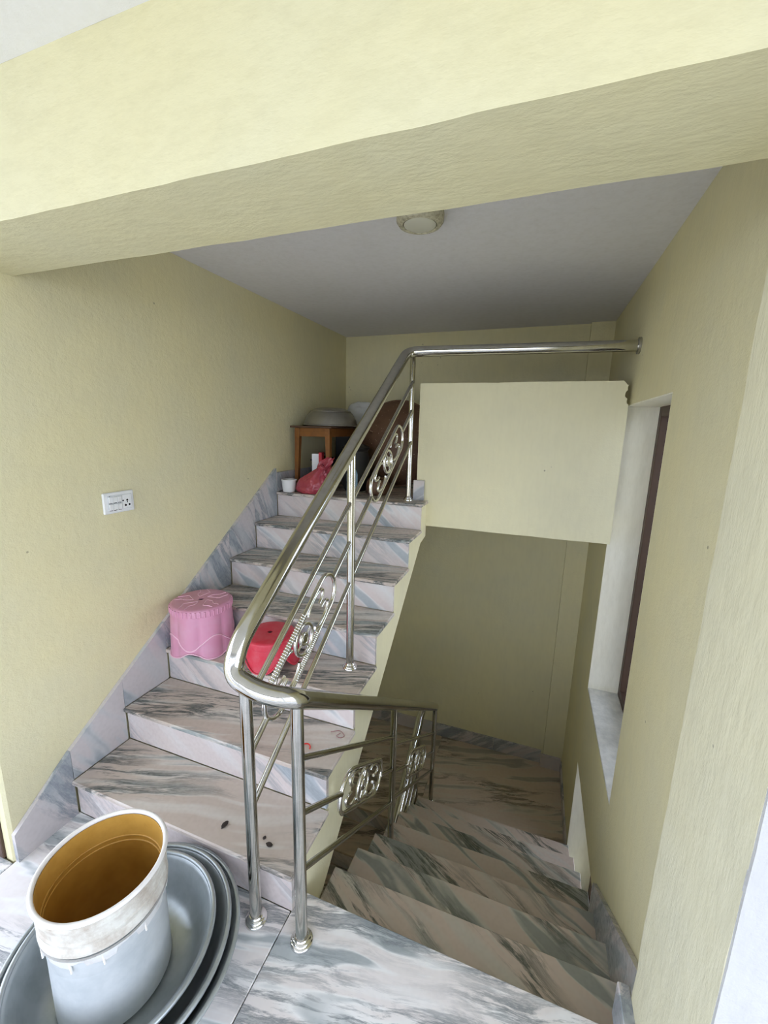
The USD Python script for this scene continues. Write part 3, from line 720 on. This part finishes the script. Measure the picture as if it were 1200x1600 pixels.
# ------------------------------------------------------------------ things on the half landing
TX0, TX1, TY0, TY1, TZ = -1.685, -1.405, 2.70, 3.22, 1.652
tb = Thing('table', 'small varnished orange wooden table with a dark top, on the half landing', 'table', (-1.55, 2.95, ZL))
tb.add('tabletop', box(TX0 - .025, TX1 + .03, TY0 - .03, TY1 + .03, TZ - .014, TZ, .003), m_wood_top)
tb.add('apron', [box(TX0 + .02, TX1 - .02, TY0 + .008, TY0 + .026, TZ - .075, TZ - .0145, .001), box(TX0 + .02, TX1 - .02, TY1 - .026, TY1 - .008, TZ - .075, TZ - .0145, .001),
                 box(TX0 + .006, TX0 + .024, TY0 + .03, TY1 - .03, TZ - .075, TZ - .0145, .001), box(TX1 - .024, TX1 - .006, TY0 + .03, TY1 - .03, TZ - .075, TZ - .0145, .001)], m_wood)
for x, sx in ((TX0 + .018, -1), (TX1 - .018, 1)):
    for y, sy in ((TY0 + .018, -1), (TY1 - .018, 1)):
        v, f = box(x - .02, x + .02, y - .02, y + .02, ZL + .001, TZ - .0145, .002)
        v = v.copy(); w = (TZ - v[:, 2]) / .45
        v[:, 0] = x + (v[:, 0] - x) * (1 - .35 * w) + sx * .012 * w
        v[:, 1] = y + (v[:, 1] - y) * (1 - .35 * w) + sy * .012 * w
        tb.add('leg', (v, f), m_wood)
# upturned basin on the table
bxx, byy = -1.512, 2.93
ub = Thing('basin', 'grey aluminium basin turned upside down on the wooden table', 'basin', (bxx, byy, TZ))
z = TZ + .001
out = [(0, z + .135), (.085, z + .134), (.115, z + .128), (.150, z + .108), (.178, z + .078), (.194, z + .045), (.200, z + .02), (.203, z + .008)]
inn = [(max(a - .004, 0), b - .004) for a, b in out][::-1]
ub.add('bowl', lathe(out + inn, (bxx, byy, 0), 64), m_alu2, 40)
ub.add('rim', tube([(bxx + .205 * math.cos(q), byy + .205 * math.sin(q), z + .007) for q in np.arange(64) * 2 * math.pi / 64], .006, 8, True), m_alu2, 60)
ub.add('ridge', tube([(bxx + .1515 * math.cos(q), byy + .1515 * math.sin(q), z + .108) for q in np.arange(64) * 2 * math.pi / 64], .0035, 7, True), m_alu2, 60)

def blob(c, r, sub=4, amp=.2, fr=6, seed=0, squash=None):
    s = trimesh.creation.icosphere(sub, 1.0)
    v = np.array(s.vertices)
    d = 1 + amp * (meshkit.fbm(v * fr / 2 + 20 + seed * 7, 4, seed) - .5) * 2
    v = v * d[:, None]
    if squash: v = squash(v)
    return v * np.array(r) + np.array(c), np.array(s.faces)

# big rust-brown wok standing on its rim, leaning back
wk = Thing('wok', 'big round rust-brown wok standing on its rim behind the railing, underside facing out', 'wok', (-1.045, 3.05, ZL))
def place_wok(v):
    # lathe axis z -> towards the camera side (-y), leaning back
    x, y, zz = v[:, 0], v[:, 1], v[:, 2]
    lean = math.radians(9)
    yy = -zz; zn = y
    y2 = yy * math.cos(lean) + zn * math.sin(lean); z2 = zn * math.cos(lean) - yy * math.sin(lean)
    return np.stack([x - 1.045, y2 + 3.13, z2 + ZL + .342], 1)
wp = [(0, .135), (.10, .130), (.19, .108), (.26, .072), (.31, .028), (.33, .0)]
wi = [(max(a - .005, 0), b - .006) for a, b in wp][::-1]
v, f = lathe(wp + wi, (0, 0, 0), 72); wk.add('bowl', (place_wok(v), f), m_wok, 40)
v, f = VF(tube([(.332 * math.cos(q), .332 * math.sin(q), -.001) for q in np.arange(72) * 2 * math.pi / 72], .007, 8, True)); wk.add('rim', (place_wok(v), f), m_wok, 60)
rng = np.random.default_rng(11)
sp = []
for _ in range(150):
    q, r_ = rng.uniform(0, 2 * math.pi), .31 * math.sqrt(rng.uniform(.02, 1))
    zz = np.interp(r_, [a for a, b in wp], [b for a, b in wp])
    s = trimesh.creation.icosphere(0, rng.uniform(.0018, .0042)); sp.append((np.array(s.vertices) * [1, 1, .5] + [r_ * math.cos(q), r_ * math.sin(q), zz + .0005], np.array(s.faces)))
v, f = VF(sp); wk.add('rust_specks', (place_wok(v), f), m_speck, label='pale specks of flaking rust', kind='stuff')

def pot(name, label, cx, cy, r, h, mat, lid=True):
    t = Thing(name, label, 'pot', (cx, cy, ZL), 'cooking pots on the half landing')
    z = ZL + .001
    o = [(0, z), (r * .7, z), (r * .93, z + h * .15), (r, z + h * .45), (r * .93, z + h * .8), (r * .84, z + h * .93), (r * .95, z + h)]
    i = [(max(a - .004, 0), b + (.004 if b < z + h * .9 else 0)) for a, b in o][::-1]
    t.add('body', lathe(o + i, (cx, cy, 0), 48), mat, 40)
    if lid:
        t.add('lid', lathe([(0, z + h * 1.0 + .001), (r * .97, z + h + .001), (r * .97, z + h + .008), (r * .5, z + h + .03), (.02, z + h + .04), (.02, z + h + .06), (0, z + h + .062)], (cx, cy, 0), 48), mat, 40)
pot('cooking_pot', 'soot-black cooking pot under the wooden table behind the red bag', -1.548, 2.90, .115, .20, m_black)
pot('cooking_pot', 'soot-black wide cooking pot between the table and the wok', -1.258, 2.83, .108, .31, m_black)
pot('cooking_pot', 'small brown pot at the foot of the leaning wok', -1.035, 2.72, .085, .11, m_wok, False)

def bagshape(v):
    v = v.copy()
    z = v[:, 2].copy()
    th = np.arctan2(v[:, 1], v[:, 0])
    up_ = np.clip((z + .15) / 1.15, 0, 1)
    fold = 1 + (.09 * np.sin(th * 7 + 1) + .06 * np.sin(th * 13 + z * 4)) * up_ + .03 * np.sin(th * 5 + z * 5)
    w = (1 - .62 * up_ ** 1.6) * fold
    v[:, 0] *= w; v[:, 1] *= w
    v[:, 0] += .62 * up_ ** 1.7
    v[:, 2] = np.where(z < 0, np.maximum(z, -.55) * .9, z * 1.25)
    return v
bgx, bgy = -1.475, 2.572
bv, bf = blob((bgx, bgy, 0), (.128, .078, .105), 5, .14, 6, 3, bagshape)
bv[:, 2] += ZL + .001 - bv[:, 2].min()
bg = Thing('plastic_bag', 'tied red plastic carrier bag on the landing edge in front of the table', 'bag', (bgx, bgy, ZL))
bg.add('body', (bv, bf), m_bag, 60)
tp = bv[np.argmax(bv[:, 2])]
def flap(pts, w0, w1, seed):
    """A crumpled strip of film along pts."""
    pts = fillet(pts, .03, 6); m = len(pts)
    ww = np.interp(np.linspace(0, 1, m), [0, .5, 1], [w0, w1, w1 * .6])
    rows = []
    for k, (p, w_) in enumerate(zip(pts, ww)):
        for u in np.linspace(-1, 1, 9):
            rows.append(p + np.array([u * w_, .012 * math.sin(u * 5 + seed + k * .3), .006 * math.cos(u * 7 + seed)]))
    v = np.array(rows); f = []
    N = len(v); v = np.vstack([v, v + [0, .0025, 0]])
    for i in range(m - 1):
        for j in range(8):
            a, b, c, d = i * 9 + j, i * 9 + j + 1, (i + 1) * 9 + j + 1, (i + 1) * 9 + j
            f += [(a, b, c), (a, c, d), (N + a, N + c, N + b), (N + a, N + d, N + c)]
    return v, np.array(f)
bg.add('handle', flap([tp + [-.03, 0, -.05], tp + [.0, .004, -.01], tp + [.035, .012, .035], tp + [.06, .02, .055]], .035, .045, 1), m_bag, 60)
bg.add('handle', flap([tp + [.01, -.002, -.06], tp + [.045, -.004, -.03], tp + [.07, .0, -.005]], .02, .03, 4), m_bag, 60)
bg.add('knot', blob(tp + np.array([.0, -.012, -.012]), (.026, .018, .020), 3, .3, 6, 8), m_bag, 60)

cu = Thing('tub', 'small white plastic tub at the left end of the landing edge', 'tub', (-1.640, 2.535, ZL))
z = ZL + .001; c_ = (-1.640, 2.535, 0)
cu.add('body', lathe([(0, z), (.040, z), (.043, z + .004), (.052, z + .080), (.055, z + .082), (.055, z + .088), (.0515, z + .088), (.041, z + .006), (0, z + .004)], c_, 40), m_cup, 40)
ct = Thing('carton', 'small white and red carton standing upright behind the red bag', 'carton', (-1.51, 2.72, ZL))
ct.add('face', box(-1.549, -1.4925, 2.70, 2.735, ZL + .001, 1.455, .001), m_card)
ct.add('side', box(-1.492, -1.467, 2.698, 2.735, ZL + .001, 1.466, .001), m_card_r, label='red side')
bo = Thing('bottle', 'pale blue clear plastic bottle on the landing behind the handrail', 'bottle', (-1.175, 2.575, ZL))
z = ZL + .001; c_ = (-1.168, 2.575, 0)
bo.add('body', lathe([(0, z), (.034, z), (.038, z + .006), (.038, z + .04), (.036, z + .045), (.038, z + .05), (.038, z + .09), (.036, z + .095), (.038, z + .10), (.038, z + .145), (.030, z + .172), (.016, z + .19), (.0145, z + .20), (0, z + .20)], c_, 40), m_bottle, 40)
bo.add('cap', lathe([(0, z + .2005), (.017, z + .2005), (.017, z + .218), (.014, z + .221), (0, z + .221)], c_, 28), m_cup, 40)
cr = Thing('crate', 'black crate in the far corner behind the wooden table', 'crate', (-1.48, 3.46, ZL))
cr.add('body', [box(-1.67, -1.27, 3.33, 3.35, ZL + .001, 1.60, .003), box(-1.67, -1.27, 3.58, 3.60, ZL + .001, 1.60, .003), box(-1.67, -1.65, 3.35, 3.58, ZL + .001, 1.60, .003), box(-1.29, -1.27, 3.35, 3.58, ZL + .001, 1.60, .003), box(-1.65, -1.29, 3.35, 3.58, ZL + .001, 1.55, .003)], m_black)
cr.add('rim', box(-1.68, -1.26, 3.32, 3.335, 1.575, 1.602, .003), m_black)
cr.add('rim', box(-1.68, -1.26, 3.595, 3.61, 1.575, 1.602, .003), m_black)
sv, sf = blob((-1.47, 3.465, 0), (.17, .11, .15), 4, .16, 5, 9)
sv[:, 2] = np.maximum(sv[:, 2], -.12); sv[:, 2] += 1.603 - sv[:, 2].min()
single('sack', (sv, sf), m_sack, 'lumpy white sack on the black crate in the far corner', 'sack', 60)

# ------------------------------------------------------------------ litter on the steps
def crumb(label, x, y, z, r, mat, seed, group='dark scraps on the lowest step', cat='scrap', name='scrap'):
    v, f = blob((x, y, 0), r, 2, .45, 4, seed); v[:, 2] += z + .0005 - v[:, 2].min()
    single(name, (v, f), mat, label, cat, 50, group)
crumb('dark dry scrap on the lowest step, left of the two posts', -.985, 1.035, H, (.009, .016, .003), m_leaf, 1)
crumb('dark dry scrap on the lowest step, seen between the two posts', -.783, 1.030, H, (.012, .008, .003), m_leaf, 2)
crumb('tiny dark scrap on the lowest step against the left post', -.815, 1.045, H, (.005, .007, .003), m_leaf, 3)
single('rubber_band', tube([(-.80 + .022 * math.cos(q), 1.305 + .03 * math.sin(q), 2 * H + .0035) for q in np.linspace(.3, 5.0, 18)], .003, 7), m_redbit, 'curl of red rubber band on the second step beside the post', 'rubber band', 60)
single('string', tube(fillet([(-.745, 1.435, 2 * H + .002), (-.71, 1.46, 2 * H + .002), (-.675, 1.435, 2 * H + .002), (-.69, 1.415, 2 * H + .002), (-.715, 1.42, 2 * H + .002), (-.70, 1.44, 2 * H + .005)], .015, 5), .0016, 6), m_pinkbit, 'faded pink loop of string on the second step near its right end', 'string', 60)
